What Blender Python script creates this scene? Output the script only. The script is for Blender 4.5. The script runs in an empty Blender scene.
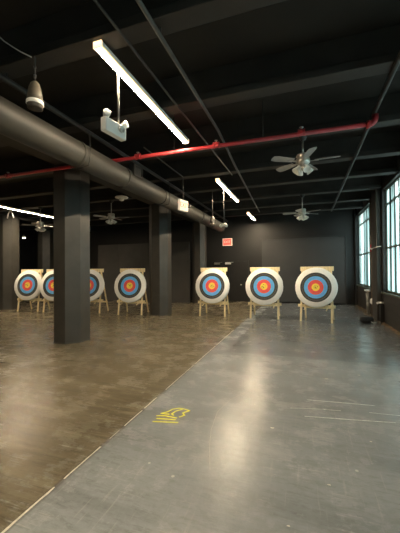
import bpy, bmesh, math, random
from mathutils import Vector, Matrix

scene = bpy.context.scene
COL = scene.collection
random.seed(7)
R = math.radians

# ------------------------------------------------------------------ camera
cam_d = bpy.data.cameras.new('camera')
cam_d.sensor_fit = 'AUTO'
cam_d.sensor_width = 36.0
cam_d.lens = 300.0 / 533.0 * 36.0
cam_d.clip_start = 0.05
cam = bpy.data.objects.new('camera', cam_d)
COL.objects.link(cam)
YAW, PITCH, ROLL = R(18.95), R(0.67), R(-0.45)
cam.matrix_world = (Matrix.Translation((0, 0, 1.55)) @ Matrix.Rotation(YAW, 4, 'Z')
                    @ Matrix.Rotation(R(90) + PITCH, 4, 'X') @ Matrix.Rotation(ROLL, 4, 'Z'))
scene.camera = cam

# ------------------------------------------------------------------ world, exposure
SKY = 5.0
LAMP = 100.0
world = bpy.data.worlds.new('world')
scene.world = world
world.use_nodes = True
wn = world.node_tree
wn.nodes.clear()
w_out = wn.nodes.new('ShaderNodeOutputWorld')
w_bg = wn.nodes.new('ShaderNodeBackground')
w_tc = wn.nodes.new('ShaderNodeTexCoord')
w_sep = wn.nodes.new('ShaderNodeSeparateXYZ')
w_ramp = wn.nodes.new('ShaderNodeValToRGB')
w_map = wn.nodes.new('ShaderNodeMapRange')
w_map.inputs['From Min'].default_value = -0.4
w_map.inputs['From Max'].default_value = 0.6
wn.links.new(w_tc.outputs['Generated'], w_sep.inputs[0])
wn.links.new(w_sep.outputs['Z'], w_map.inputs['Value'])
wn.links.new(w_map.outputs[0], w_ramp.inputs[0])
e = w_ramp.color_ramp.elements
e[0].position, e[0].color = 0.25, (0.34, 0.36, 0.35, 1)
e[1].position, e[1].color = 0.6, (0.84, 0.95, 1.0, 1)
wn.links.new(w_ramp.outputs[0], w_bg.inputs['Color'])
w_bg.inputs['Strength'].default_value = SKY
wn.links.new(w_bg.outputs[0], w_out.inputs[0])

scene.view_settings.view_transform = 'Standard'
scene.view_settings.look = 'None'
scene.view_settings.exposure = 1.65
scene.view_settings.gamma = 1.0
scene.view_settings.use_curve_mapping = False
scene.cycles.use_denoising = True
scene.cycles.max_bounces = 8
scene.cycles.diffuse_bounces = 5
scene.cycles.sample_clamp_indirect = 8.0

# ------------------------------------------------------------------ materials
def nodes_of(name):
    m = bpy.data.materials.new(name)
    m.use_nodes = True
    return m, m.node_tree, m.node_tree.nodes['Principled BSDF']

def mat(name, col, rough=0.5, metal=0.0, var=0.15, scale=6.0, bump=0.0, spec=0.5, stretch=(1, 1, 1)):
    """principled surface whose colour is broken up by noise"""
    m, nt, b = nodes_of(name)
    tc = nt.nodes.new('ShaderNodeTexCoord')
    mp = nt.nodes.new('ShaderNodeMapping')
    mp.inputs['Scale'].default_value = stretch
    nz = nt.nodes.new('ShaderNodeTexNoise')
    nz.inputs['Scale'].default_value = scale
    nz.inputs['Detail'].default_value = 6
    rp = nt.nodes.new('ShaderNodeValToRGB')
    lo = [c * (1 - var) for c in col]
    hi = [min(1, c * (1 + var)) for c in col]
    rp.color_ramp.elements[0].position = 0.3
    rp.color_ramp.elements[1].position = 0.7
    rp.color_ramp.elements[0].color = (*lo, 1)
    rp.color_ramp.elements[1].color = (*hi, 1)
    nt.links.new(tc.outputs['Object'], mp.inputs[0])
    nt.links.new(mp.outputs[0], nz.inputs['Vector'])
    nt.links.new(nz.outputs[0], rp.inputs[0])
    nt.links.new(rp.outputs[0], b.inputs['Base Color'])
    b.inputs['Roughness'].default_value = rough
    b.inputs['Metallic'].default_value = metal
    b.inputs['Specular IOR Level'].default_value = spec
    if bump:
        bp = nt.nodes.new('ShaderNodeBump')
        bp.inputs['Strength'].default_value = bump
        bp.inputs['Distance'].default_value = 0.02
        nt.links.new(nz.outputs[0], bp.inputs['Height'])
        nt.links.new(bp.outputs[0], b.inputs['Normal'])
    return m

def emit_mat(name, col, strength):
    m, nt, b = nodes_of(name)
    b.inputs['Base Color'].default_value = (*col, 1)
    b.inputs['Emission Color'].default_value = (*col, 1)
    b.inputs['Emission Strength'].default_value = strength
    return m

M = {}
M['ceiling'] = mat('ceiling_paint', (0.019, 0.0165, 0.0135), 0.75, var=0.3, scale=1.2, bump=0.15)
M['beam'] = mat('beam_paint', (0.033, 0.031, 0.028), 0.6, var=0.25, scale=2.0, bump=0.1)
M['column'] = mat('column_paint', (0.048, 0.045, 0.039), 0.38, var=0.2, scale=3.0, bump=0.12)
M['wall'] = mat('wall_paint', (0.012, 0.012, 0.012), 0.6, var=0.2, scale=1.5, bump=0.1)
M['backstop'] = mat('backstop_cloth', (0.05, 0.05, 0.051), 0.85, var=0.12, scale=1.0)
M['backstop_dark'] = mat('backstop_dark', (0.055, 0.052, 0.048), 0.85, var=0.25, scale=0.8)
M['door'] = mat('door_paint', (0.0096, 0.0090, 0.0084), 0.5, var=0.2)
M['frame_black'] = mat('frame_black', (0.015, 0.015, 0.015), 0.5, var=0.2)
M['duct'] = mat('duct_paint', (0.048, 0.045, 0.038), 0.5, var=0.2, scale=2.5, bump=0.05)
M['blackpipe'] = mat('black_pipe', (0.018, 0.017, 0.016), 0.45, var=0.2)
M['conduit'] = mat('grey_conduit', (0.0880, 0.0840, 0.0800), 0.45, metal=0.3, var=0.2)
M['conduit_dark'] = mat('dark_conduit', (0.0350, 0.0336, 0.0322), 0.5, var=0.2)
M['red'] = mat('red_pipe_paint', (0.46, 0.035, 0.042), 0.4, var=0.2, scale=5)
M['white'] = mat('white_plastic', (0.86, 0.85, 0.82), 0.4, var=0.05)
M['silver'] = mat('silver_metal', (0.55, 0.54, 0.50), 0.3, metal=0.8, var=0.15)
M['blade'] = mat('fan_blade', (0.36, 0.35, 0.34), 0.4, var=0.1, stretch=(1, 8, 1))
M['shade_glass'] = mat('frosted_shade', (0.75, 0.74, 0.70), 0.3, var=0.05)
M['bell'] = mat('pendant_bell', (0.13, 0.115, 0.09), 0.45, var=0.3, scale=9)
M['bell_dark'] = mat('pendant_bell_dark', (0.05, 0.045, 0.04), 0.5, var=0.2)
M['pine'] = mat('pine_wood', (0.84, 0.71, 0.44), 0.55, var=0.18, scale=5, stretch=(6, 6, 0.7))
M['foam'] = mat('white_foam', (0.95, 0.95, 0.93), 0.8, var=0.04, scale=20, bump=0.2)
M['t_black'] = mat('target_black', (0.045, 0.045, 0.045), 0.7, var=0.1, scale=15)
M['t_blue'] = mat('target_blue', (0.13, 0.47, 0.95), 0.7, var=0.08, scale=15)
M['t_red'] = mat('target_red', (0.88, 0.1, 0.09), 0.7, var=0.08, scale=15)
M['t_gold'] = mat('target_gold', (1.0, 0.72, 0.08), 0.7, var=0.08, scale=15)
M['t_line'] = mat('target_line', (0.25, 0.25, 0.25), 0.7, var=0.05)
M['hole'] = mat('arrow_hole', (0.03, 0.02, 0.015), 0.9, var=0.05)
M['yellow'] = mat('yellow_spray', (0.78, 0.76, 0.05), 0.6, var=0.15, scale=40)
M['chalk'] = mat('white_scuff', (0.72, 0.72, 0.7), 0.6, var=0.35, scale=25)
M['filler'] = mat('joint_filler', (0.62, 0.58, 0.50), 0.7, var=0.25, scale=30)
M['chalk_faint'] = mat('faint_scuff', (0.33, 0.33, 0.31), 0.6, var=0.35, scale=25)
M['black_cloth'] = mat('black_cloth', (0.012, 0.012, 0.013), 0.8, var=0.2)
M['pipe_tan'] = mat('tan_pipe', (0.16, 0.12, 0.085), 0.5, var=0.2)
M['pipe_grey'] = mat('grey_riser', (0.26, 0.26, 0.24), 0.5, var=0.2)
M['sill'] = mat('window_steel', (0.075, 0.085, 0.060), 0.45, var=0.2)
M['exit_red'] = emit_mat('exit_red', (0.85, 0.10, 0.07), 0.4)
M['exit_white'] = emit_mat('exit_white', (0.8, 0.66, 0.50), 0.2)
M['exit_letter'] = emit_mat('exit_letter', (0.9, 0.2, 0.08), 0.35)
M['lamp'] = emit_mat('lamp_diffuser', (1.0, 0.80, 0.54), LAMP)
M['lamp_edge'] = emit_mat('lamp_edge', (1.0, 0.60, 0.24), 1.0)
M['lamp_cap'] = emit_mat('lamp_cap', (1.0, 0.74, 0.42), 0.55)  # plastic caps emit weakly, standing in for tube light leaking through them
M['bulb'] = emit_mat('spot_bulb', (1.0, 0.85, 0.6), 25.0)

def brick_mat():
    m, nt, b = nodes_of('painted_brick')
    tc = nt.nodes.new('ShaderNodeTexCoord')
    sp = nt.nodes.new('ShaderNodeSeparateXYZ')
    cb = nt.nodes.new('ShaderNodeCombineXYZ')
    nt.links.new(tc.outputs['Object'], sp.inputs[0])
    nt.links.new(sp.outputs['Y'], cb.inputs['X'])
    nt.links.new(sp.outputs['Z'], cb.inputs['Y'])
    br = nt.nodes.new('ShaderNodeTexBrick')
    br.inputs['Scale'].default_value = 1.0
    br.inputs['Brick Width'].default_value = 0.4
    br.inputs['Row Height'].default_value = 0.2
    br.inputs['Mortar Size'].default_value = 0.012
    br.inputs['Color1'].default_value = (0.028, 0.026, 0.024, 1)
    br.inputs['Color2'].default_value = (0.038, 0.035, 0.032, 1)
    br.inputs['Mortar'].default_value = (0.020, 0.019, 0.018, 1)
    nt.links.new(cb.outputs[0], br.inputs['Vector'])
    nt.links.new(br.outputs['Color'], b.inputs['Base Color'])
    bp = nt.nodes.new('ShaderNodeBump')
    bp.invert = True
    bp.inputs['Strength'].default_value = 0.5
    bp.inputs['Distance'].default_value = 0.01
    nt.links.new(br.outputs['Fac'], bp.inputs['Height'])
    nt.links.new(bp.outputs[0], b.inputs['Normal'])
    b.inputs['Roughness'].default_value = 0.5
    return m
M['brick'] = brick_mat()

def pane_mat():
    """streaky old wired glass: partly clear, partly diffusing"""
    m = bpy.data.materials.new('streaky_glass')
    m.use_nodes = True
    nt = m.node_tree
    nt.nodes.clear()
    out = nt.nodes.new('ShaderNodeOutputMaterial')
    tc = nt.nodes.new('ShaderNodeTexCoord')
    mp = nt.nodes.new('ShaderNodeMapping')
    mp.inputs['Scale'].default_value = (1, 5.0, 0.12)
    nz = nt.nodes.new('ShaderNodeTexNoise')
    nz.inputs['Scale'].default_value = 1.3
    nz.inputs['Detail'].default_value = 3
    nt.links.new(tc.outputs['Object'], mp.inputs[0])
    nt.links.new(mp.outputs[0], nz.inputs['Vector'])
    rp = nt.nodes.new('ShaderNodeValToRGB')
    el = rp.color_ramp.elements
    el[0].position, el[0].color = 0.38, (0.10, 0.14, 0.135, 1)
    el[1].position, el[1].color = 0.62, (0.70, 0.76, 0.74, 1)
    x = el.new(0.48)
    x.color = (0.26, 0.33, 0.32, 1)
    nt.links.new(nz.outputs[0], rp.inputs[0])
    tr = nt.nodes.new('ShaderNodeBsdfTransparent')
    tl = nt.nodes.new('ShaderNodeBsdfTranslucent')
    gl = nt.nodes.new('ShaderNodeBsdfGlossy')
    gl.inputs['Roughness'].default_value = 0.1
    nt.links.new(rp.outputs[0], tr.inputs['Color'])
    nt.links.new(rp.outputs[0], tl.inputs['Color'])
    mx = nt.nodes.new('ShaderNodeMixShader')
    mx.inputs[0].default_value = 0.45
    nt.links.new(tr.outputs[0], mx.inputs[1])
    nt.links.new(tl.outputs[0], mx.inputs[2])
    m2 = nt.nodes.new('ShaderNodeMixShader')
    m2.inputs[0].default_value = 0.04
    nt.links.new(mx.outputs[0], m2.inputs[1])
    nt.links.new(gl.outputs[0], m2.inputs[2])
    nt.links.new(m2.outputs[0], out.inputs[0])
    return m
M['pane'] = pane_mat()

def floor_mat():
    m, nt, b = nodes_of('painted_concrete_floor')
    L = nt.links.new
    def N(t, **kw):
        n = nt.nodes.new(t)
        for k, v in kw.items():
            setattr(n, k, v)
        return n
    def math_(op, a, bb=None, clamp=False):
        n = N('ShaderNodeMath', operation=op, use_clamp=clamp)
        for i, v in enumerate((a, bb)):
            if v is None:
                continue
            if isinstance(v, (int, float)):
                n.inputs[i].default_value = v
            else:
                L(v, n.inputs[i])
        return n.outputs[0]
    def mix(fac, a, c, blend='MIX'):
        n = N('ShaderNodeMix', data_type='RGBA', blend_type=blend)
        for sock, v in ((n.inputs[0], fac), (n.inputs[6], a), (n.inputs[7], c)):
            if isinstance(v, (int, float)):
                sock.default_value = v
            elif isinstance(v, tuple):
                sock.default_value = (*v, 1)
            else:
                L(v, sock)
        return n.outputs[2]
    tc = N('ShaderNodeTexCoord')
    P = tc.outputs['Object']
    sp = N('ShaderNodeSeparateXYZ')
    L(P, sp.inputs[0])
    X, Y = sp.outputs['X'], sp.outputs['Y']
    def noise(scale, detail=5, stretch=None, rot=0.0, rough=0.55):
        n = N('ShaderNodeTexNoise')
        n.inputs['Scale'].default_value = scale
        n.inputs['Detail'].default_value = detail
        n.inputs['Roughness'].default_value = rough
        if stretch:
            mp = N('ShaderNodeMapping')
            mp.inputs['Scale'].default_value = stretch
            mp.inputs['Rotation'].default_value = (0, 0, rot)
            L(P, mp.inputs[0])
            L(mp.outputs[0], n.inputs['Vector'])
        else:
            L(P, n.inputs['Vector'])
        return n.outputs[0]
    def step(v, lo, hi):
        n = N('ShaderNodeMapRange')
        n.inputs['From Min'].default_value = lo
        n.inputs['From Max'].default_value = hi
        L(v, n.inputs['Value'])
        return n.outputs[0]
    big, mid, fine = noise(0.55, 6), noise(2.6, 8, rough=0.65), noise(22, 6, rough=0.7)
    # bare brown concrete on the left, worn grey paint on the right of the joint
    drag = noise(1.3, 8, (0.35, 2.6, 1), 0.10, 0.7)
    drag2 = noise(4.0, 6, (0.3, 3.5, 1), -0.2, 0.7)
    grain = noise(11.0, 8, (0.45, 2.2, 1), 0.35, 0.75)
    brown = mix(step(big, 0.35, 0.65), (0.106, 0.088, 0.058), (0.149, 0.128, 0.086))
    brown = mix(math_('MULTIPLY', step(drag, 0.48, 0.62), 0.75), brown, (0.242, 0.209, 0.142))
    brown = mix(math_('MULTIPLY', step(drag2, 0.49, 0.60), 0.7), brown, (0.068, 0.055, 0.036))
    brown = mix(math_('MULTIPLY', step(mid, 0.46, 0.75), 0.35), brown, (0.247, 0.218, 0.155))
    brown = mix(math_('MULTIPLY', step(grain, 0.50, 0.60), 0.45), brown, (0.064, 0.051, 0.033))
    grey = mix(step(big, 0.35, 0.65), (0.187, 0.199, 0.207), (0.240, 0.255, 0.264))
    grey = mix(math_('MULTIPLY', step(mid, 0.42, 0.75), 0.45), grey, (0.279, 0.291, 0.298))
    grey = mix(math_('MULTIPLY', step(drag, 0.48, 0.64), 0.5), grey, (0.122, 0.128, 0.131))
    grey = mix(math_('MULTIPLY', step(grain, 0.50, 0.60), 0.45), grey, (0.107, 0.112, 0.115))
    # darker coat over the far right part of the hall
    wob = math_('MULTIPLY', math_('SUBTRACT', noise(1.6, 3), 0.5), 0.25)
    far = step(math_('ADD', Y, wob), 5.52, 5.60)
    far = math_('MULTIPLY', far, step(math_('ADD', X, wob), -1.42, -1.36))
    grey = mix(math_('MULTIPLY', far, 0.62), grey, (0.085, 0.089, 0.094))
    side = step(X, -1.712, -1.702)
    col = mix(side, brown, grey)
    # tired scratches and flakes
    sc = noise(9.0, 4, (0.25, 7.0, 1), 0.12)
    col = mix(math_('MULTIPLY', math_('MULTIPLY', step(sc, 0.60, 0.64), step(mid, 0.45, 0.6)), 0.5), col, (0.40, 0.40, 0.38))
    sc2 = noise(7.0, 3, (6.0, 0.3, 1), 0.5)
    col = mix(math_('MULTIPLY', math_('MULTIPLY', step(sc2, 0.61, 0.65), step(big, 0.42, 0.52)), math_('MULTIPLY', side, 0.28)), col, (0.36, 0.36, 0.34))
    vo = N('ShaderNodeTexVoronoi')
    vo.inputs['Scale'].default_value = 3.6
    L(P, vo.inputs['Vector'])
    flake = math_('MULTIPLY', math_('SUBTRACT', 1.0, step(math_('ADD', vo.outputs['Distance'], math_('MULTIPLY', math_('SUBTRACT', fine, 0.5), 0.06)), 0.035, 0.05)), step(noise(1.1, 2), 0.5, 0.55))
    col = mix(math_('MULTIPLY', flake, math_('MULTIPLY', side, 0.8)), col, (0.55, 0.55, 0.52))
    # the joint: dark groove with broken white filler
    d = math_('ABSOLUTE', math_('ADD', X, 1.702))
    groove = math_('SUBTRACT', 1.0, step(d, 0.012, 0.03))
    col = mix(math_('MULTIPLY', groove, 0.55), col, (0.07, 0.06, 0.05))
    # brown grit swept against the window wall
    grit = step(math_('ADD', X, math_('MULTIPLY', math_('SUBTRACT', mid, 0.5), 0.3)), 1.98, 2.10)
    col = mix(math_('MULTIPLY', grit, 0.8), col, (0.26, 0.18, 0.10))
    col = mix(0.35, col, mix(fine, (0.2, 0.2, 0.2), (0.85, 0.85, 0.85)), 'OVERLAY')
    L(col, b.inputs['Base Color'])
    ro = math_('ADD', math_('MULTIPLY', step(mid, 0.35, 0.65), 0.16), math_('ADD', math_('MULTIPLY', step(grain, 0.35, 0.65), 0.12), math_('MULTIPLY', fine, 0.08)))
    L(math_('SUBTRACT', math_('ADD', ro, 0.07), math_('MULTIPLY', far, 0.05)), b.inputs['Roughness'])
    L(math_('ADD', math_('MULTIPLY', step(drag, 0.40, 0.62), 0.22), math_('ADD', math_('MULTIPLY', far, 0.22), 0.12)), b.inputs['Specular IOR Level'])
    bp = N('ShaderNodeBump')
    bp.inputs['Strength'].default_value = 0.25
    bp.inputs['Distance'].default_value = 0.01
    L(math_('ADD', math_('MULTIPLY', fine, 0.35), math_('ADD', math_('MULTIPLY', grain, 0.5), mid)), bp.inputs['Height'])
    L(bp.outputs[0], b.inputs['Normal'])
    return m
M['floor'] = floor_mat()

# ------------------------------------------------------------------ mesh helpers
class MB:
    """collects shapes and links them as one mesh object"""
    def __init__(self):
        self.bm = bmesh.new()
    def _mark(self, faces, mi, smooth):
        for f in faces:
            f.material_index = mi
            f.smooth = smooth
    def box(self, lo, hi, mx=None, bev=0.0, mi=0):
        c = [(a + b) / 2 for a, b in zip(lo, hi)]
        s = [abs(b - a) for a, b in zip(lo, hi)]
        t = bmesh.new()
        bmesh.ops.create_cube(t, size=1.0)
        bmesh.ops.scale(t, vec=s, verts=t.verts)
        if bev:
            bmesh.ops.bevel(t, geom=list(t.edges), offset=bev, segments=2, affect='EDGES', profile=0.5)
        bmesh.ops.translate(t, vec=c, verts=t.verts)
        if mx is not None:
            bmesh.ops.transform(t, matrix=mx, verts=t.verts)
        self._merge(t, mi, False)
        return self
    def _merge(self, t, mi, smooth):
        vm = {v: self.bm.verts.new(v.co) for v in t.verts}
        for f in t.faces:
            try:
                nf = self.bm.faces.new([vm[v] for v in f.verts])
                nf.material_index = mi
                nf.smooth = smooth
            except ValueError:
                pass
        t.free()
    def tube(self, pts, r, n=10, mi=0, cap=True):
        pts = [Vector(p) for p in pts]
        rs = r if isinstance(r, (list, tuple)) else [r] * len(pts)
        rings = []
        prev = None
        for i, p in enumerate(pts):
            if i == 0:
                d = pts[1] - p
            elif i == len(pts) - 1:
                d = p - pts[i - 1]
            else:
                d = (pts[i + 1] - p).normalized() + (p - pts[i - 1]).normalized()
            d.normalize()
            if prev is None:
                a = d.orthogonal().normalized()
            else:
                a = (prev - d * prev.dot(d)).normalized()
            prev = a
            c = d.cross(a)
            rings.append([self.bm.verts.new(p + (a * math.cos(2 * math.pi * k / n) + c * math.sin(2 * math.pi * k / n)) * rs[i]) for k in range(n)])
        fs = []
        for A, B in zip(rings, rings[1:]):
            for k in range(n):
                fs.append(self.bm.faces.new((A[k], A[(k + 1) % n], B[(k + 1) % n], B[k])))
        self._mark(fs, mi, True)
        if cap:
            self._mark([self.bm.faces.new(rings[0][::-1]), self.bm.faces.new(rings[-1])], mi, False)
        return self
    def lathe(self, prof, n=24, mx=None, mi=0, smooth=True):
        mx = mx or Matrix()
        rings = []
        for (r, z) in prof:
            if r < 1e-6:
                rings.append([self.bm.verts.new(mx @ Vector((0, 0, z)))])
            else:
                rings.append([self.bm.verts.new(mx @ Vector((r * math.cos(2 * math.pi * k / n), r * math.sin(2 * math.pi * k / n), z))) for k in range(n)])
        fs = []
        for A, B in zip(rings, rings[1:]):
            for k in range(n):
                a, b = A[k % len(A)], A[(k + 1) % len(A)]
                c, d = B[(k + 1) % len(B)], B[k % len(B)]
                vs = []
                for v in (a, b, c, d):
                    if v not in vs:
                        vs.append(v)
                if len(vs) > 2:
                    fs.append(self.bm.faces.new(vs))
        self._mark(fs, mi, smooth)
        return self
    def poly(self, pts, mi=0):
        f = self.bm.faces.new([self.bm.verts.new(p) for p in pts])
        f.material_index = mi
        return self
    def prism(self, pts, z0, z1, mx=None, mi=0):
        mx = mx or Matrix()
        lo = [self.bm.verts.new(mx @ Vector((x, y, z0))) for x, y in pts]
        hi = [self.bm.verts.new(mx @ Vector((x, y, z1))) for x, y in pts]
        n = len(pts)
        fs = [self.bm.faces.new(lo[::-1]), self.bm.faces.new(hi)]
        for k in range(n):
            fs.append(self.bm.faces.new((lo[k], lo[(k + 1) % n], hi[(k + 1) % n], hi[k])))
        self._mark(fs, mi, False)
        return self
    def beam(self, p, q, w, t, up=(0, 1, 0), bev=0.004, mi=0):
        """a plank from p to q, w wide and t thick along 'up'"""
        p, q = Vector(p), Vector(q)
        z = (q - p)
        ln = z.length
        z.normalize()
        y = Vector(up)
        y = (y - z * y.dot(z)).normalized()
        x = y.cross(z)
        mx = Matrix.Translation(p) @ Matrix((x, y, z)).transposed().to_4x4()
        return self.box((-w / 2, -t / 2, 0), (w / 2, t / 2, ln), mx, bev, mi)
    def build(self, name, mats, parent=None, loc=None):
        bmesh.ops.recalc_face_normals(self.bm, faces=self.bm.faces)
        me = bpy.data.meshes.new(name)
        self.bm.to_mesh(me)
        self.bm.free()
        for m in (mats if isinstance(mats, (list, tuple)) else [mats]):
            me.materials.append(m)
        o = bpy.data.objects.new(name, me)
        COL.objects.link(o)
        if parent is not None:
            o.parent = parent
        if loc is not None:
            o.location = loc
        return o

def tag(o, label, cat, group=None, kind=None):
    if label:
        o['label'] = label
    if cat:
        o['category'] = cat
    if group:
        o['group'] = group
    if kind:
        o['kind'] = kind
    return o

def thing(name, label, cat, loc=(0, 0, 0), rz=0.0, group=None):
    o = bpy.data.objects.new(name, None)
    COL.objects.link(o)
    o.empty_display_size = 0.1
    o.location = loc
    o.rotation_euler = (0, 0, rz)
    return tag(o, label, cat, group)

def struct(o):
    o['kind'] = 'structure'
    return o

def text_mesh(txt, size, depth):
    """lettering as a real mesh (x right, y up, z towards the reader), centred"""
    cu = bpy.data.curves.new('letters', 'FONT')
    cu.body = txt
    cu.size = size
    cu.extrude = depth
    cu.align_x, cu.align_y = 'CENTER', 'CENTER'
    tmp = bpy.data.objects.new('letters', cu)
    COL.objects.link(tmp)
    dg = bpy.context.evaluated_depsgraph_get()
    me = bpy.data.meshes.new_from_object(tmp.evaluated_get(dg))
    bpy.data.objects.remove(tmp)
    bpy.data.curves.remove(cu)
    return me

# ------------------------------------------------------------------ the hall
XL, XR, Y0, YB, ZC = -16.0, 2.25, -6.0, 14.5, 4.35
fl = struct(MB().box((XL - 0.3, Y0 - 0.3, -0.3), (XR + 0.5, YB + 0.3, 0.0)).build('floor', M['floor']))
struct(MB().box((XL - 0.3, Y0 - 0.3, ZC), (XR + 0.5, YB + 0.3, ZC + 0.3)).build('ceiling', M['ceiling']))
struct(MB().box((XL - 0.3, Y0 - 0.3, 0), (XL, YB + 0.3, ZC)).build('wall_left', M['wall']))
struct(MB().box((XL, Y0 - 0.3, 0), (XR + 0.5, Y0, ZC)).build('wall_front', M['wall']))
struct(MB().box((XL, YB, 0), (XR + 0.5, YB + 0.3, ZC)).build('wall_back', M['wall']))

# window wall of painted block, with openings
WINS = [(-4.4, -1.85), (-0.4, 2.15), (3.6, 6.15), (7.45, 9.97), (11.2, 14.45)]
SILL, HEAD = 0.88, 3.84
wr = MB()
wr.box((XR - 0.05, Y0, 0), (XR + 0.3, YB, SILL))
wr.box((XR - 0.05, Y0, HEAD), (XR + 0.3, YB, ZC))
edges = [Y0] + [v for w in WINS for v in w] + [YB]
for a, b in zip(edges[0::2], edges[1::2]):
    if b - a > 0.01:
        wr.box((XR - 0.05, a, SILL), (XR + 0.3, b, HEAD))
struct(wr.build('wall_right', M['brick']))

for i, (a, b) in enumerate(WINS):
    f = MB()
    xg = XR + 0.06
    t = 0.045
    for z0 in (SILL, 2.12, 3.36, HEAD - t):
        f.box((xg - 0.035, a, z0), (xg + 0.035, b, z0 + t))
    nb = 6
    for k in range(nb + 1):
        y = a + (b - a - 0.03) * k / nb
        f.box((xg - 0.022, y, SILL), (xg + 0.022, y + 0.03, HEAD))
    wf = struct(f.build('window_%d' % (i + 1), M['sill']))
    MB().box((xg - 0.004, a, SILL + t), (xg + 0.004, b, HEAD - t)).build('pane', M['pane'], wf)
    MB().box((XR - 0.10, a - 0.03, SILL - 0.05), (xg - 0.03, b + 0.03, SILL), bev=0.006).build('window_sill', M['sill'], wf)
    # daylight: a sampling portal in the opening (sends no light of its own)
    pl = bpy.data.lights.new('window_portal', 'AREA')
    pl.shape = 'RECTANGLE'
    pl.size, pl.size_y = HEAD - SILL, b - a
    pl.cycles.is_portal = True
    po = bpy.data.objects.new('window_portal', pl)
    po.location = (XR + 0.2, (a + b) / 2, (SILL + HEAD) / 2)
    po.rotation_euler = (0, R(90), 0)
    COL.objects.link(po)

# piers between the windows
for i, (a, b) in enumerate([(2.4, 3.35), (6.35, 7.25), (10.1, 10.78)]):
    struct(MB().box((XR - 0.19, a, 0), (XR - 0.05, b, ZC), bev=0.02).build('trim_%d' % (i + 1), M['column']))
struct(MB().box((2.13, 14.3, 0), (XR - 0.05, YB, ZC)).build('trim_4', M['wall']))

# steel cross beams and the girders over the columns
k = 5
for y in (-5.9 + 0.4, -4.05, -2.6, -1.15, 0.3, 1.4, 2.6, 4.02, 5.57, 7.1, 8.52, 10.0, 11.5, 12.95):
    m = MB()
    m.box((XL, y - 0.11, 3.9), (XR - 0.05, y + 0.11, 4.0), bev=0.01)
    m.box((XL, y - 0.05, 4.0), (XR - 0.05, y + 0.05, ZC))
    struct(m.build('trim_%d' % k, M['beam']))
    k += 1
for x in (-4.8, -11.6):
    m = MB()
    m.box((x - 0.25, Y0, 3.84), (x + 0.25, YB, 3.895), bev=0.01)
    m.box((x - 0.10, Y0, 3.895), (x + 0.10, YB, ZC))
    struct(m.build('trim_%d' % k, M['beam']))
    k += 1

# double exit door in the back wall
dm = MB()
for lo, hi in (((-4.40, 14.42, 0), (-4.32, 14.5, 1.99)), ((-2.56, 14.42, 0), (-2.48, 14.5, 1.99)), ((-4.40, 14.42, 1.93), (-2.48, 14.5, 2.01))):
    dm.box(lo, hi)
d1 = struct(dm.build('door_1', M['frame_black']))
for x0, x1, hx in ((-4.32, -3.45, -4.2), (-3.43, -2.56, -2.85)):
    lf = MB().box((x0, 14.44, 0.01), (x1, 14.49, 1.93), bev=0.004).build('door_leaf', M['door'], d1)
    h = MB()
    h.lathe([(0, 0.07), (0.03, 0.068), (0.036, 0.05), (0.03, 0.03), (0.014, 0.025), (0.014, 0), (0.04, 0)], 16,
            Matrix.Translation((hx, 14.44, 0.82)) @ Matrix.Rotation(R(90), 4, 'X'))
    h.build('handle', M['silver'], lf)
for x0, m_ in ((-4.18, M['silver']), (-3.62, M['white'])):
    c = MB().box((x0, 14.33, 1.82), (x0 + 0.28, 14.43, 1.90), bev=0.01)
    c.box((x0 + 0.02, 14.29, 1.905), (x0 + 0.42, 14.32, 1.92))
    c.build('door_closer', m_, d1)

# paint and scuffs on the floor
def strip(mb, pts, w, z=0.002):
    for (x0, y0), (x1, y1) in zip(pts, pts[1:]):
        d = Vector((x1 - x0, y1 - y0, 0))
        d.normalize()
        n = Vector((-d.y, d.x, 0)) * w / 2
        a, b = Vector((x0, y0, z)) - d * w * 0.25, Vector((x1, y1, z)) + d * w * 0.25
        mb.poly([a - n, b - n, b + n, a + n])
ym = MB()
for i, st in enumerate([
        [(-1.47, 2.95), (-1.42, 3.0), (-1.39, 3.08), (-1.33, 3.12), (-1.27, 3.12), (-1.20, 3.10)],
        [(-1.20, 3.10), (-1.25, 3.03), (-1.215, 2.985), (-1.25, 2.935)],
        [(-1.285, 3.11), (-1.34, 3.04), (-1.355, 2.97), (-1.325, 2.95)],
        [(-1.47, 2.945), (-1.38, 2.955)],
        [(-1.49, 2.885), (-1.40, 2.91), (-1.27, 2.905)], [(-1.27, 2.865), (-1.36, 2.85), (-1.46, 2.83)],
        [(-1.47, 2.76), (-1.37, 2.785), (-1.22, 2.82)]]):
    strip(ym, st, 0.019, 0.002 + 0.0003 * i)
ym.build('spray_mark', M['yellow'], fl)
for pts, w in (([(0.03, 3.79), (0.40, 3.83), (0.75, 3.86)], 0.014), ([(-0.15, 3.51), (0.1, 3.57), (0.37, 3.61)], 0.008),
               ([(0.0, 3.36), (0.45, 3.43), (0.86, 3.50)], 0.012), ([(0.66, 3.66), (0.95, 3.68), (1.5, 3.75)], 0.012),
               ([(-0.66, 3.88), (-0.84, 3.51), (-0.90, 3.17), (-0.86, 2.80), (-0.80, 2.55), (-0.70, 2.24)], 0.006)):
    s = MB()
    strip(s, pts, w)
    s.build('scuff_mark', M['chalk'] if w > 0.007 else M['chalk_faint'], fl)
for x, y, r in ((0.97, 1.66, 0.022), (0.62, 2.02, 0.012), (0.93, 2.62, 0.014), (0.56, 3.05, 0.010), (0.16, 2.35, 0.010), (1.30, 3.15, 0.018), (-0.30, 3.02, 0.016), (-0.10, 1.90, 0.010), (1.15, 2.1, 0.012), (0.3, 4.6, 0.02), (0.75, 4.9, 0.018)):
    rnd = random.Random(int(x * 999))
    pts = []
    for q in range(7):
        rr = r * rnd.uniform(0.4, 1.3)
        pts.append((x + 1.3 * rr * math.cos(q * 0.9), y + rr * math.sin(q * 0.9), 0.0015))
    MB().poly(pts).build('paint_chip', M['filler'], fl)

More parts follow.
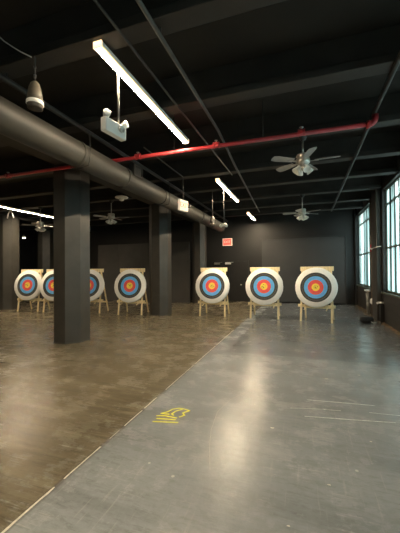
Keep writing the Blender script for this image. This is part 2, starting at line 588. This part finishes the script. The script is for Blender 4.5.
# what is left of the white filler in the floor joint
for ya, yb, w in ((0.9, 1.71, 0.020), (1.80, 2.23, 0.018), (2.36, 2.52, 0.007), (2.60, 2.95, 0.014), (3.0, 3.3, 0.022), (3.55, 4.6, 0.014), (4.66, 5.9, 0.020), (5.95, 7.6, 0.026)):
    rnd = random.Random(int(ya * 100))
    n = max(3, int((yb - ya) / 0.06))
    xs = [(-1.704 - w / 2 * rnd.uniform(0.5, 1.1), -1.704 + w / 2 * rnd.uniform(0.5, 1.1), ya + (yb - ya) * i / n) for i in range(n + 1)]
    s = MB()
    for (a0, b0, y0_), (a1, b1, y1_) in zip(xs, xs[1:]):
        s.poly([(a0, y0_, 0.0015), (b0, y0_, 0.0015), (b1, y1_, 0.0015), (a1, y1_, 0.0015)])
    s.build('joint_filler', M['filler'], fl)

# ------------------------------------------------------------------ columns
def column(x, y, w, label):
    c = w / 2 * math.tan(R(22.5))
    h = w / 2
    oct_ = [(h, -c), (h, c), (c, h), (-c, h), (-h, c), (-h, -c), (-c, -h), (c, -h)]
    m = MB()
    m.prism(oct_, 0, 3.84)
    m.prism([(a * 1.03, b * 1.03) for a, b in oct_], 0, 0.02)
    o = m.build('column', M['column'], loc=(x, y, 0))
    return tag(o, label, 'column')
column(-4.94, 5.47, 0.74, 'big black eight-sided column nearest the camera, hiding part of the second left target')
column(-4.78, 9.60, 0.72, 'black eight-sided column standing right of the left group of targets')
column(-4.62, 13.4, 0.62, 'black eight-sided column farthest back, beside the end of the round duct')
column(-11.62, 9.25, 0.76, 'black eight-sided column at the left edge of the photo')
column(-13.8, 13.3, 0.86, 'dim black column in the far left corner behind the first target')

# ------------------------------------------------------------------ backstop walls
bs = thing('backstop', 'wide dark grey backstop panel on back wall behind the right three targets', 'backstop', (-0.2, 14.4, 0))
MB().box((-1.62, -0.02, 0.05), (1.95, 0.02, 2.96)).build('panel', M['backstop'], bs)
m = MB()
m.box((-1.70, -0.05, 2.96), (2.03, 0.05, 3.04))
m.box((-1.70, -0.05, 0), (-1.62, 0.05, 2.96)).box((1.95, -0.05, 0), (2.03, 0.05, 2.96))
m.build('frame', M['frame_black'], bs)
bs = thing('backstop', 'long black backstop partition standing behind the left group of targets', 'backstop', (-7.7, 13.3, 0))
m = MB()
for x in (-2.56, -1.27, 0.02, 1.31):
    m.box((x, -0.03, 0.0), (x + 1.28, 0.03, 2.9), bev=0.005)
m.build('panel', M['backstop_dark'], bs)
MB().box((2.59, -0.045, 0), (2.63, 0.045, 2.9)).build('edge_strip', M['conduit'], bs)

# ------------------------------------------------------------------ strip lights
def strip_light(x, y0, y1, label, z=3.835):
    t = thing('strip_light', label, 'light', (x, y0, z), 0, 'long ceiling strip lights')
    ln = y1 - y0
    MB().box((-0.05, 0.0, 0), (0.05, ln, 0.05), bev=0.006).build('housing', M['white'], t)
    prof = [(-0.046, 0.0), (-0.045, -0.008), (-0.036, -0.018), (0.036, -0.018), (0.045, -0.008), (0.046, 0.0)]
    d = MB().prism(prof, -(ln - 0.02), -0.02, Matrix.Rotation(R(90), 4, 'X'))
    for f in d.bm.faces:                       # the rolled edges of the cover glow less than its flat middle
        if f.calc_center_median().z > -0.0175:
            f.material_index = 1
    d.build('diffuser', [M['lamp'], M['lamp_edge']], t)
    for y in (0.0, ln - 0.018):
        MB().box((-0.052, y, -0.022), (0.052, y + 0.018, 0.052), bev=0.004).build('end_cap', M['lamp_cap'], t)
    return t
strip_light(-1.95, 2.52, 4.98, 'long glowing strip light nearest the camera, above the white emergency light')
strip_light(-2.04, 7.36, 9.85, 'glowing strip light in the middle of the ceiling row, beyond the red pipe')
strip_light(-2.08, 12.1, 13.9, 'shortest looking glowing strip light farthest back near the back wall')
strip_light(-10.0, 7.56, 10.02, 'glowing strip light in the left bay, running behind the nearest column')
strip_light(-10.0, 2.6, 5.06, 'added strip light continuing the left bay row, unseen out of frame to the left')  # added lamp out of view, lights the left part of the floor
strip_light(-2.0, -2.4, 0.06, 'added unseen strip light behind the camera')  # unseen lamp, added to brighten the foreground floor

# ------------------------------------------------------------------ duct and pipes
DX, DZ, DR = -3.46, 3.45, 0.205
dt = thing('air_duct', 'fat round dark painted air duct running along the columns under the ceiling', 'duct', (DX, 0, DZ))
MB().tube([(0, -5.9, 0), (0, 13.0, 0)], DR, 32).build('pipe', M['duct'], dt)
for y in (0.9, 2.4, 3.9, 5.2, 6.9, 8.4, 9.9, 11.4, 12.9):
    MB().tube([(0, y, 0), (0, y + 0.05, 0)], DR + 0.012, 32).build('joint_band', M['duct'], dt)
for y in (4.02, 7.1, 10.0, 12.95):
    MB().tube([(-0.2, y, 0.35), (-DR - 0.004, y, 0.0), (-0.18, y, -0.18), (0, y, -DR - 0.004), (0.18, y, -0.18), (DR + 0.004, y, 0.0), (0.2, y, 0.35)], 0.008, 6).build('hanger', M['conduit_dark'], dt)
g = MB()
g.box((0.08, 5.36, 0.06), (0.20, 5.70, 0.30), bev=0.006)
gr = g.build('vent_box', M['frame_black'], dt)
g = MB()
for lo, hi in (((0.20, 5.36, 0.06), (0.215, 5.40, 0.30)), ((0.20, 5.66, 0.06), (0.215, 5.70, 0.30)), ((0.20, 5.40, 0.265), (0.215, 5.66, 0.30)), ((0.20, 5.40, 0.06), (0.215, 5.66, 0.095))):
    g.box(lo, hi)
g.build('grille_frame', M['duct'], gr)

p = thing('black_pipe', 'straight black pipe running just above the round duct', 'pipe', (-3.30, 0, 3.82))
MB().tube([(0, -5.9, 0), (0, 13.6, 0)], 0.036, 14).build('pipe', M['blackpipe'], p)
for y in (2.6, 5.57, 8.52, 11.5):
    MB().tube([(0, y, 0.0), (0, y, 0.12)], 0.012, 8).build('hanger', M['conduit_dark'], p)

# sprinkler main
RY, RZ = 5.0, 3.715
p = thing('sprinkler_pipe', 'bright red sprinkler pipe crossing the whole ceiling', 'pipe', (0, RY, RZ))
MB().tube([(-11.0, 0, 0.02), (0.95, 0, -0.025)], 0.033, 16).build('pipe', M['red'], p)
for x in (-9.4, -6.3, -2.95, -1.40, 0.0):
    c = MB()
    c.tube([(x - 0.05, 0, 0), (x + 0.05, 0, 0)], 0.046, 16)
    c.tube([(x - 0.055, 0, 0), (x - 0.04, 0, 0)], 0.054, 16)
    c.tube([(x + 0.04, 0, 0), (x + 0.055, 0, 0)], 0.054, 16)
    c.tube([(x, 0, 0), (x, 0, 0.05)], 0.026, 12)
    cp = c.build('coupling', M['red'], p)
    s = MB().tube([(x, 0, 0.05), (x, 0, 0.08)], 0.012, 8)
    s.lathe([(0, 0.09), (0.03, 0.085), (0.03, 0.08), (0, 0.08)], 12, Matrix.Translation((x, 0, 0)))
    s.build('sprinkler_head', M['silver'], cp)
e_ = MB()
arc = [(0.95 + 0.08 * math.sin(a), 0, -0.025 + 0.08 - 0.08 * math.cos(a)) for a in [R(q) for q in range(0, 91, 15)]]
e_.tube(arc + [(1.03, 0, 0.105)], 0.044, 16)
e_.tube([(0.92, 0, -0.025), (0.965, 0, -0.025)], 0.054, 16)
e_.build('elbow', M['red'], p)
for x in (-8.0, -2.2, -0.6):
    MB().tube([(x, 0, 0.0), (x, 0, ZC - RZ)], 0.008, 6).build('hanger', M['conduit_dark'], p)

def pipe(name, pts, r, m_, label, cat='pipe', hang=()):
    o = thing(name, label, cat, pts[0])
    q = [tuple(Vector(v) - Vector(pts[0])) for v in pts]
    MB().tube(q, r, 12).build('pipe', m_, o)
    for (x, y, z) in hang:
        v = Vector((x, y, z)) - Vector(pts[0])
        MB().tube([tuple(v), (v.x, v.y, 3.9 - pts[0][2])], r * 0.5, 6).build('hanger', M['conduit_dark'], o)
    return o
pipe('branch_pipe', [(1.03, -5.5, 3.868), (1.03, 5.0, 3.868), (1.10, 13.0, 3.868)], 0.03, M['conduit_dark'],
     'dark grey pipe running lengthwise near the windows, meeting the red elbow', hang=[(1.03, 4.02, 3.86), (1.09, 11.5, 3.86)])
pipe('branch_pipe', [(-1.28, -5.5, 3.815), (-1.28, 4.72, 3.815), (-1.38, 6.5, 3.815), (-1.6, 11.9, 3.815)], 0.022, M['conduit'],
     'grey lengthwise pipe under the beams, just right of the glowing strip lights', hang=[(-1.28, 2.6, 3.8), (-1.3, 5.57, 3.8), (-1.45, 8.52, 3.8)])
pipe('conduit', [(-1.68, -5.5, 3.875), (-1.66, 4.0, 3.875), (-1.62, 7.2, 3.875)], 0.014, M['conduit_dark'],
     'thin dark conduit running right beside the nearest strip light', 'pipe')
pipe('conduit', [(-2.83, 5.0, 3.885), (-2.82, 6.95, 3.885)], 0.013, M['conduit'],
     'short thin conduit leading to the hanging white exit sign', 'pipe')

# ------------------------------------------------------------------ hanging emergency light and its kin
t = thing('emergency_light', 'white two-headed emergency light hanging on a pole below the nearest strip light', 'emergency light', (-1.95, 2.80, 3.03), R(-8))
MB().box((-0.04, -0.16, 0.0), (0.04, 0.16, 0.15), bev=0.012).build('body', M['white'], t)
MB().tube([(0, 0.07, 0.15), (0, 0.07, 0.77)], 0.013, 10).build('pole', M['conduit'], t)
for y in (-0.14, 0.14):
    mx = Matrix.Translation((0.03, y, 0.175)) @ Matrix.Rotation(R(75), 4, 'Y') @ Matrix.Rotation(R(35 if y < 0 else -10), 4, 'X')
    hd = MB().lathe([(0, -0.05), (0.028, -0.045), (0.036, -0.01), (0.04, 0.03), (0.036, 0.034), (0, 0.03)], 18, mx)
    hd.tube([(0, y, 0.14), (0.0, y, 0.17)], 0.014, 8)
    hd.build('lamp_head', M['white'], t)
ln = MB().lathe([(0.036, 0), (0.04, 0.025), (0.034, 0.03), (0.03, 0.015), (0, 0.012)], 20, Matrix.Translation((0.04, 0.06, 0.09)) @ Matrix.Rotation(R(90), 4, 'Y'))
ln.build('test_lens', M['silver'], t)

t = thing('emergency_light', 'small white lamp on a long pole hanging under the middle strip light', 'emergency light', (-2.02, 7.92, 2.74))
MB().tube([(0, 0, 0.07), (0, 0, 1.07)], 0.016, 10).build('pole', M['conduit'], t)
MB().box((-0.07, -0.05, 0.0), (0.07, 0.05, 0.08), bev=0.02).build('body', M['white'], t)
for s in (-1, 1):
    MB().lathe([(0, -0.03), (0.03, -0.03), (0.045, 0.02), (0.04, 0.025), (0, 0.02)], 14, Matrix.Translation((s * 0.075, -0.02, 0.01)) @ Matrix.Rotation(R(110), 4, 'X')).build('lamp_head', M['white'], t)

def pendant(loc, zt, label, dark):
    t = thing('pendant_speaker', label, 'speaker', loc)
    b1, b2 = (M['bell_dark'], M['bell_dark']) if dark else (M['bell'], M['bell_dark'])
    MB().lathe([(0, 0.29), (0.025, 0.29), (0.045, 0.27), (0.062, 0.22), (0.074, 0.15), (0.080, 0.075), (0, 0.075)], 24).build('bell', b1, t)
    MB().lathe([(0.080, 0.08), (0.086, 0.075), (0.088, 0.04), (0.082, 0.036)], 24).build('rim', M['bell'] if dark else M['white'], t)
    MB().lathe([(0.082, 0.04), (0.078, 0.0), (0.07, -0.005), (0, 0.0)], 24).build('grille', b2, t)
    c = MB().tube([(0, 0, 0.28), (0, 0, zt - loc[2])], 0.007, 8)
    c.tube([(0, 0, 0.33), (0, 0, 0.37)], 0.014, 8).tube([(0, 0, 0.44), (0, 0, 0.46)], 0.016, 8)
    c.build('cord', M['conduit'], t)
    return t
pendant((-2.75, 2.50, 3.33), 4.0, 'tan bell-shaped pendant speaker hanging at upper left in front of the duct', False)
pendant((-2.52, 8.52, 2.85), 4.0, 'dark bell-shaped pendant speaker hanging beside the long lamp pole', True)
cb = MB().tube([(-3.36, 2.35, 4.345), (-3.28, 2.42, 4.27), (-3.15, 2.45, 4.14), (-3.03, 2.46, 4.05), (-2.91, 2.46, 3.965), (-2.78, 2.48, 3.89)], 0.007, 8).build('cable', M['white'])
tag(cb, 'thin white cable swooping to the tan pendant speaker at upper left', 'cable')

# hanging exit sign, seen almost end on
t = thing('exit_sign', 'white box exit sign hanging on a rod in front of the round duct', 'exit sign', (-2.82, 6.95, 3.03), R(-14))
MB().box((-0.035, -0.17, 0.0), (0.035, 0.17, 0.27), bev=0.008).build('body', M['exit_white'], t)
MB().tube([(0, 0, 0.27), (0, 0, 0.838)], 0.012, 8).build('rod', M['conduit'], t)
me = text_mesh('EXIT', 0.17, 0.003)
me.materials.append(M['exit_letter'])
for s in (1, -1):
    o = bpy.data.objects.new('lettering', me)
    COL.objects.link(o)
    o.parent = t
    o.matrix_local = Matrix.Translation((s * 0.036, 0, 0.135)) @ Matrix.Rotation(R(90 * s), 4, 'Z') @ Matrix.Rotation(R(90), 4, 'X')
MB().lathe([(0, -0.05), (0.04, -0.045), (0.05, 0.03), (0, 0.03)], 14, Matrix.Translation((0.0, 0.235, 0.16)) @ Matrix.Rotation(R(90), 4, 'X')).build('lamp_head', M['frame_black'], t)

t = thing('exit_sign', 'red exit sign with white border on back wall above the double door', 'exit sign', (-3.52, 14.46, 2.74))
MB().box((-0.24, -0.04, 0.0), (0.24, 0.03, 0.36), bev=0.008).build('body', M['exit_white'], t)
MB().box((-0.205, -0.048, 0.03), (0.205, -0.041, 0.33)).build('face', M['exit_red'], t)
me = text_mesh('EXIT', 0.16, 0.002)
me.materials.append(M['exit_white'])
o = bpy.data.objects.new('lettering', me)
COL.objects.link(o)
o.parent = t
o.matrix_local = Matrix.Translation((0, -0.050, 0.18)) @ Matrix.Rotation(R(90), 4, 'X')

# dome lamp behind the duct, spot lamp, looped cable
t = thing('dome_light', 'white flat dome lamp with round bulb hanging behind the duct', 'light', (-4.97, 7.5, 3.58))
MB().lathe([(0, 0.16), (0.05, 0.155), (0.17, 0.12), (0.19, 0.10), (0.185, 0.085), (0.1, 0.08), (0, 0.08)], 28).build('dish', M['white'], t)
MB().lathe([(0.075, 0.082), (0.075, 0.04), (0.06, 0.01), (0.03, -0.005), (0, -0.008)], 20).build('bulb', M['shade_glass'], t)
MB().tube([(0, 0, 0.155), (0, 0, 0.265)], 0.01, 8).build('stem', M['conduit_dark'], t)

t = thing('spot_lamp', 'small bright glowing spot lamp in the dark far left corner', 'light', (-13.98, 12.0, 3.33))
MB().lathe([(0.035, 0.0), (0.075, 0.0), (0.085, 0.05), (0.05, 0.12), (0.02, 0.15), (0.01, 0.16)], 18).build('housing', M['white'], t)
MB().lathe([(0, -0.035), (0.05, -0.025), (0.075, 0.005), (0, 0.008)], 18).build('bulb', M['bulb'], t)
MB().tube([(0, 0, 0.15), (0, 0, 1.02)], 0.012, 8).build('stem', M['conduit_dark'], t)

t = MB()
t.tube([(-10.78, 8.52, 3.60), (-10.72, 8.52, 3.78), (-10.62, 8.52, 3.90), (-10.52, 8.52, 3.78), (-10.44, 8.52, 3.60)], 0.02, 8)
t.tube([(-10.62, 8.52, 3.85), (-10.62, 8.52, 3.905)], 0.012, 6)
tag(t.build('cable', M['white']), 'white cable loop hanging below the left bay strip light', 'cable')

# ------------------------------------------------------------------ ceiling fans (origin at the blade hub)
def ceiling_fan(loc, label, phase):
    t = thing('ceiling_fan', label, 'fan', loc, R(phase), 'ceiling fans')
    top = 3.9 - loc[2]
    MB().tube([(0, 0, 0.08), (0, 0, top - 0.01)], 0.016, 10).build('downrod', M['silver'], t)
    MB().lathe([(0, top), (0.07, top), (0.075, top - 0.02), (0.05, top - 0.07), (0.02, top - 0.09)], 20).build('canopy', M['conduit_dark'], t)
    MB().lathe([(0.02, 0.14), (0.05, 0.13), (0.10, 0.12), (0.115, 0.09), (0.10, 0.07), (0.115, 0.03), (0.12, -0.02), (0.10, -0.05), (0.06, -0.07), (0.05, -0.10), (0, -0.10)], 26).build('motor_housing', M['silver'], t)
    for k in range(5):
        a = R(72 * k)
        mx = Matrix.Rotation(a, 4, 'Z') @ Matrix.Rotation(R(13), 4, 'X')
        b = MB()
        b.prism([(0.19, -0.055), (0.50, -0.075), (0.585, -0.06), (0.60, 0.0), (0.585, 0.06), (0.50, 0.075), (0.19, 0.055)], -0.004, 0.004, mx)
        bl = b.build('blade', M['blade'], t)
        b = MB()
        b.box((0.09, -0.018, -0.016), (0.26, 0.018, -0.005), mx)
        b.build('blade_bracket', M['silver'], bl)
    for k in range(4):
        a = R(90 * k + 30)
        mx = Matrix.Rotation(a, 4, 'Z') @ Matrix.Translation((0.06, 0, -0.09)) @ Matrix.Rotation(R(140), 4, 'Y')
        MB().lathe([(0.02, 0.0), (0.03, 0.02), (0.045, 0.06), (0.06, 0.10), (0.066, 0.13), (0.06, 0.125), (0, 0.09)], 16, mx).build('lamp_shade', M['shade_glass'], t)
    MB().lathe([(0.035, -0.09), (0.04, -0.13), (0.02, -0.17), (0, -0.18)], 14).build('finial', M['silver'], t)
    return t
ceiling_fan((0.02, 5.57, 3.45), 'large looking ceiling fan with light shades, nearest the camera below the red pipe', -3)
ceiling_fan((0.0, 10.0, 3.33), 'ceiling fan with light shades directly behind and below the nearest one', 40)
ceiling_fan((-6.05, 8.52, 3.34), 'ceiling fan left of the middle column, behind the round duct', 20)
ceiling_fan((-9.12, 8.52, 3.24), 'ceiling fan in the left bay, just left of the nearest column', 5)

# ------------------------------------------------------------------ archery targets on easels
LEAN = math.atan(0.22 / 1.6)
def easel(loc, rz, label):
    t = thing('easel', label, 'easel', loc, rz, 'pine target easels')
    for s in (-1, 1):
        MB().beam((s * 0.43, -0.28, 0.0), (s * 0.40, -0.06, 1.6), 0.055, 0.036).build('leg', M['pine'], t)
    for s in (-1, 1):
        MB().beam((s * 0.41, 0.46, 0.0), (s * 0.36, -0.02, 1.56), 0.05, 0.036).build('leg', M['pine'], t)
    q = lambda z: -0.28 + 0.22 * z / 1.6
    MB().beam((-0.47, q(1.56) + 0.036, 1.56), (0.47, q(1.56) + 0.036, 1.56), 0.036, 0.13, up=(0, math.sin(LEAN), math.cos(LEAN))).build('top_board', M['pine'], t)
    MB().beam((-0.52, q(0.46) + 0.036, 0.46), (0.52, q(0.46) + 0.036, 0.46), 0.036, 0.085, up=(0, math.sin(LEAN), math.cos(LEAN))).build('cross_bar', M['pine'], t)
    MB().beam((-0.44, 0.348, 0.36), (0.44, 0.348, 0.36), 0.03, 0.06, up=(0, 0, 1)).build('stretcher', M['pine'], t)
    for s in (-1, 1):
        MB().tube([(s * 0.30, q(0.46) + 0.03, 0.415), (s * 0.30, q(0.46) - 0.20, 0.372)], 0.016, 8).build('peg', M['pine'], t)
    return t

RT = 0.58
def target(loc, rz, label, seed):
    """disc facing local -y, leaning back with the easel"""
    t = thing('archery_target', label, 'archery target', loc, rz, 'round archery targets')
    q = -0.28 + 0.22 * 1.0 / 1.6
    lean = Matrix.Rotation(-LEAN, 4, 'X')
    base = Matrix.Translation((0, q, 1.0)) @ lean @ Matrix.Rotation(R(90), 4, 'X')   # local z -> -y
    off = 0.024
    rnd = random.Random(seed)
    n = 72
    m = MB()
    prof = [(0, off), (RT - 0.02, off), (RT, off + 0.02), (RT + 0.006, off + 0.06), (RT, off + 0.105), (RT - 0.02, off + 0.125), (0, off + 0.125)]
    m.lathe(prof, n, base)
    for v in m.bm.verts:                                  # hand-cut, slightly ragged rim
        l = base.inverted() @ v.co
        if l.xy.length > RT * 0.9:
            j = 1 + rnd.uniform(-0.008, 0.012)
            v.co = base @ Vector((l.x * j, l.y * j, l.z))
    m.build('foam_butt', M['foam'], t)
    zf = off + 0.128
    f = MB()
    rings = [(0.745, 0), (0.655, 4), (0.648, 0), (0.56, 1), (0.47, 4), (0.464, 1), (0.375, 2), (0.282, 4), (0.276, 2), (0.19, 3), (0.098, 4), (0.092, 3), (0.0, 3)]
    for (ra, mi), (rb, _) in zip(rings, rings[1:]):
        f.lathe([(ra * RT, zf), (rb * RT, zf)], 64, base, mi, smooth=False)
    f.lathe([(0.745 * RT, zf - 0.004), (0.745 * RT, zf)], 64, base, 0)
    for _ in range(7):
        a, r = rnd.uniform(0, 6.28), abs(rnd.gauss(0, 0.05))
        c = Matrix.Translation((r * math.cos(a), r * math.sin(a), zf + 0.001))
        f.lathe([(0.011, 0), (0, 0.001)], 8, base @ c, 5, smooth=False)
    f.build('target_face', [M['t_black'], M['t_blue'], M['t_red'], M['t_gold'], M['t_line'], M['hole']], t)
    return t
SPOTS = [
    ((-2.88, 9.86, 0.0), 1, 'leftmost target of the right three, in front of the double door', 'pine easel in front of the double door holding a round target'),
    ((-1.17, 9.86, 0.0), 0, 'middle target of the right three', 'middle pine easel of the right three'),
    ((0.39, 9.66, 0.0), -10, 'rightmost target of all, nearest to the windows', 'rightmost pine easel of all, nearest to the windows'),
    ((-5.78, 9.40, 0.0), 9, 'target of the left group just left of the middle column', 'pine easel just left of the middle column'),
    ((-7.50, 9.36, 0.0), 10, 'target partly hidden by the right side of the nearest column', 'pine easel seen just right of the nearest column'),
    ((-8.92, 9.16, 0.0), 10, 'target partly hidden by the left side of the nearest column', 'pine easel partly hidden by the left side of the nearest column'),
    ((-10.12, 9.08, 0.0), 10, 'leftmost target of all, beside the column at the photo edge', 'leftmost pine easel of all, beside the column at the photo edge'),
]
for i, (loc, rz, lt, le) in enumerate(SPOTS):
    target(loc, R(rz), 'round ringed ' + lt, i + 3)
    easel(loc, R(rz), le)

# ------------------------------------------------------------------ things along the window wall
t = thing('riser_pipe', 'thin brown riser pipe with red valve standing at the window pier', 'pipe', (2.13, 11.08, 0))
MB().tube([(0, 0, 0), (0, 0, 3.88)], 0.035, 12).build('pipe', M['pipe_tan'], t)
MB().tube([(0, 0, 2.12), (0, 0, 2.34)], 0.06, 14).build('valve', M['red'], t)
MB().tube([(0.0, 0.14, 0.0), (0.0, 0.14, 3.88)], 0.022, 10).build('pipe', M['blackpipe'], t)
for z in (0.8, 2.9):
    MB().box((-0.03, -0.02, z), (0.03, 0.16, z + 0.03)).build('bracket', M['blackpipe'], t)
t = thing('standpipe', 'grey standpipe with white cap on floor left of the window pier', 'pipe', (2.06, 11.42, 0))
MB().tube([(0, 0, 0.0), (0, 0, 0.80)], 0.045, 14).tube([(0, 0, 0.45), (0, -0.22, 0.45)], 0.035, 10).tube([(0, 0.16, 0.45), (0, 0.16, 0.78)], 0.035, 10).tube([(0, 0, 0.45), (0, 0.16, 0.45)], 0.035, 10).build('pipe', M['pipe_grey'], t)
MB().box((-0.07, -0.07, 0.78), (0.07, 0.22, 0.83), bev=0.012).build('cap', M['white'], t)
MB().box((-0.12, -0.12, 0.0), (0.12, 0.12, 0.02)).build('base_plate', M['pipe_grey'], t)
t = thing('hose_valve', 'round white hose valve low on the wall beside the grey standpipe', 'valve', (2.12, 10.95, 0.50))
MB().lathe([(0, 0.08), (0.07, 0.075), (0.10, 0.04), (0.10, 0.01), (0.04, 0.0), (0.03, -0.08)], 20, Matrix.Rotation(R(-90), 4, 'Y')).build('wheel', M['white'], t)
t = thing('wall_spigot', 'small white spigot on a black box at the near side of the window pier', 'valve', (2.2, 9.95, 0.0))
MB().box((-0.10, -0.07, 0.0), (0.0, 0.10, 0.50), bev=0.01).build('box', M['frame_black'], t)
MB().tube([(0, 0.0, 0.56), (-0.14, 0.0, 0.56), (-0.18, 0, 0.53)], 0.03, 12).tube([(-0.08, -0.14, 0.56), (-0.08, 0.08, 0.56)], 0.018, 8).build('tap', M['white'], t)
t = thing('curtain_rail', 'short white rod reaching from the pier across the near window', 'rod', (2.045, 10.35, 2.17))
MB().tube([(0, 0.3, 0.0), (-0.03, 0.3, 0), (-0.03, -0.75, 0), (0.02, -0.8, 0)], 0.012, 8).build('rod', M['white'], t)
MB().box((-0.02, 0.27, -0.03), (0.016, 0.33, 0.03)).build('bracket', M['white'], t)

t = thing('duffel_bag', 'small black bag with white strap lying on floor by the windows', 'bag', (1.70, 9.62, 0), R(20))
b = MB()
b.lathe([(0, -0.17), (0.06, -0.17), (0.09, -0.14), (0.10, 0), (0.09, 0.14), (0.06, 0.17), (0, 0.17)], 16, Matrix.Translation((0, 0, 0.098)) @ Matrix.Rotation(R(90), 4, 'Y'))
b.build('body', M['black_cloth'], t)
MB().tube([(0.06, -0.105, 0.06), (0.10, -0.14, 0.03), (0.18, -0.13, 0.012), (0.24, -0.06, 0.012), (0.21, 0.02, 0.03)], 0.012, 8).build('strap', M['white'], t)
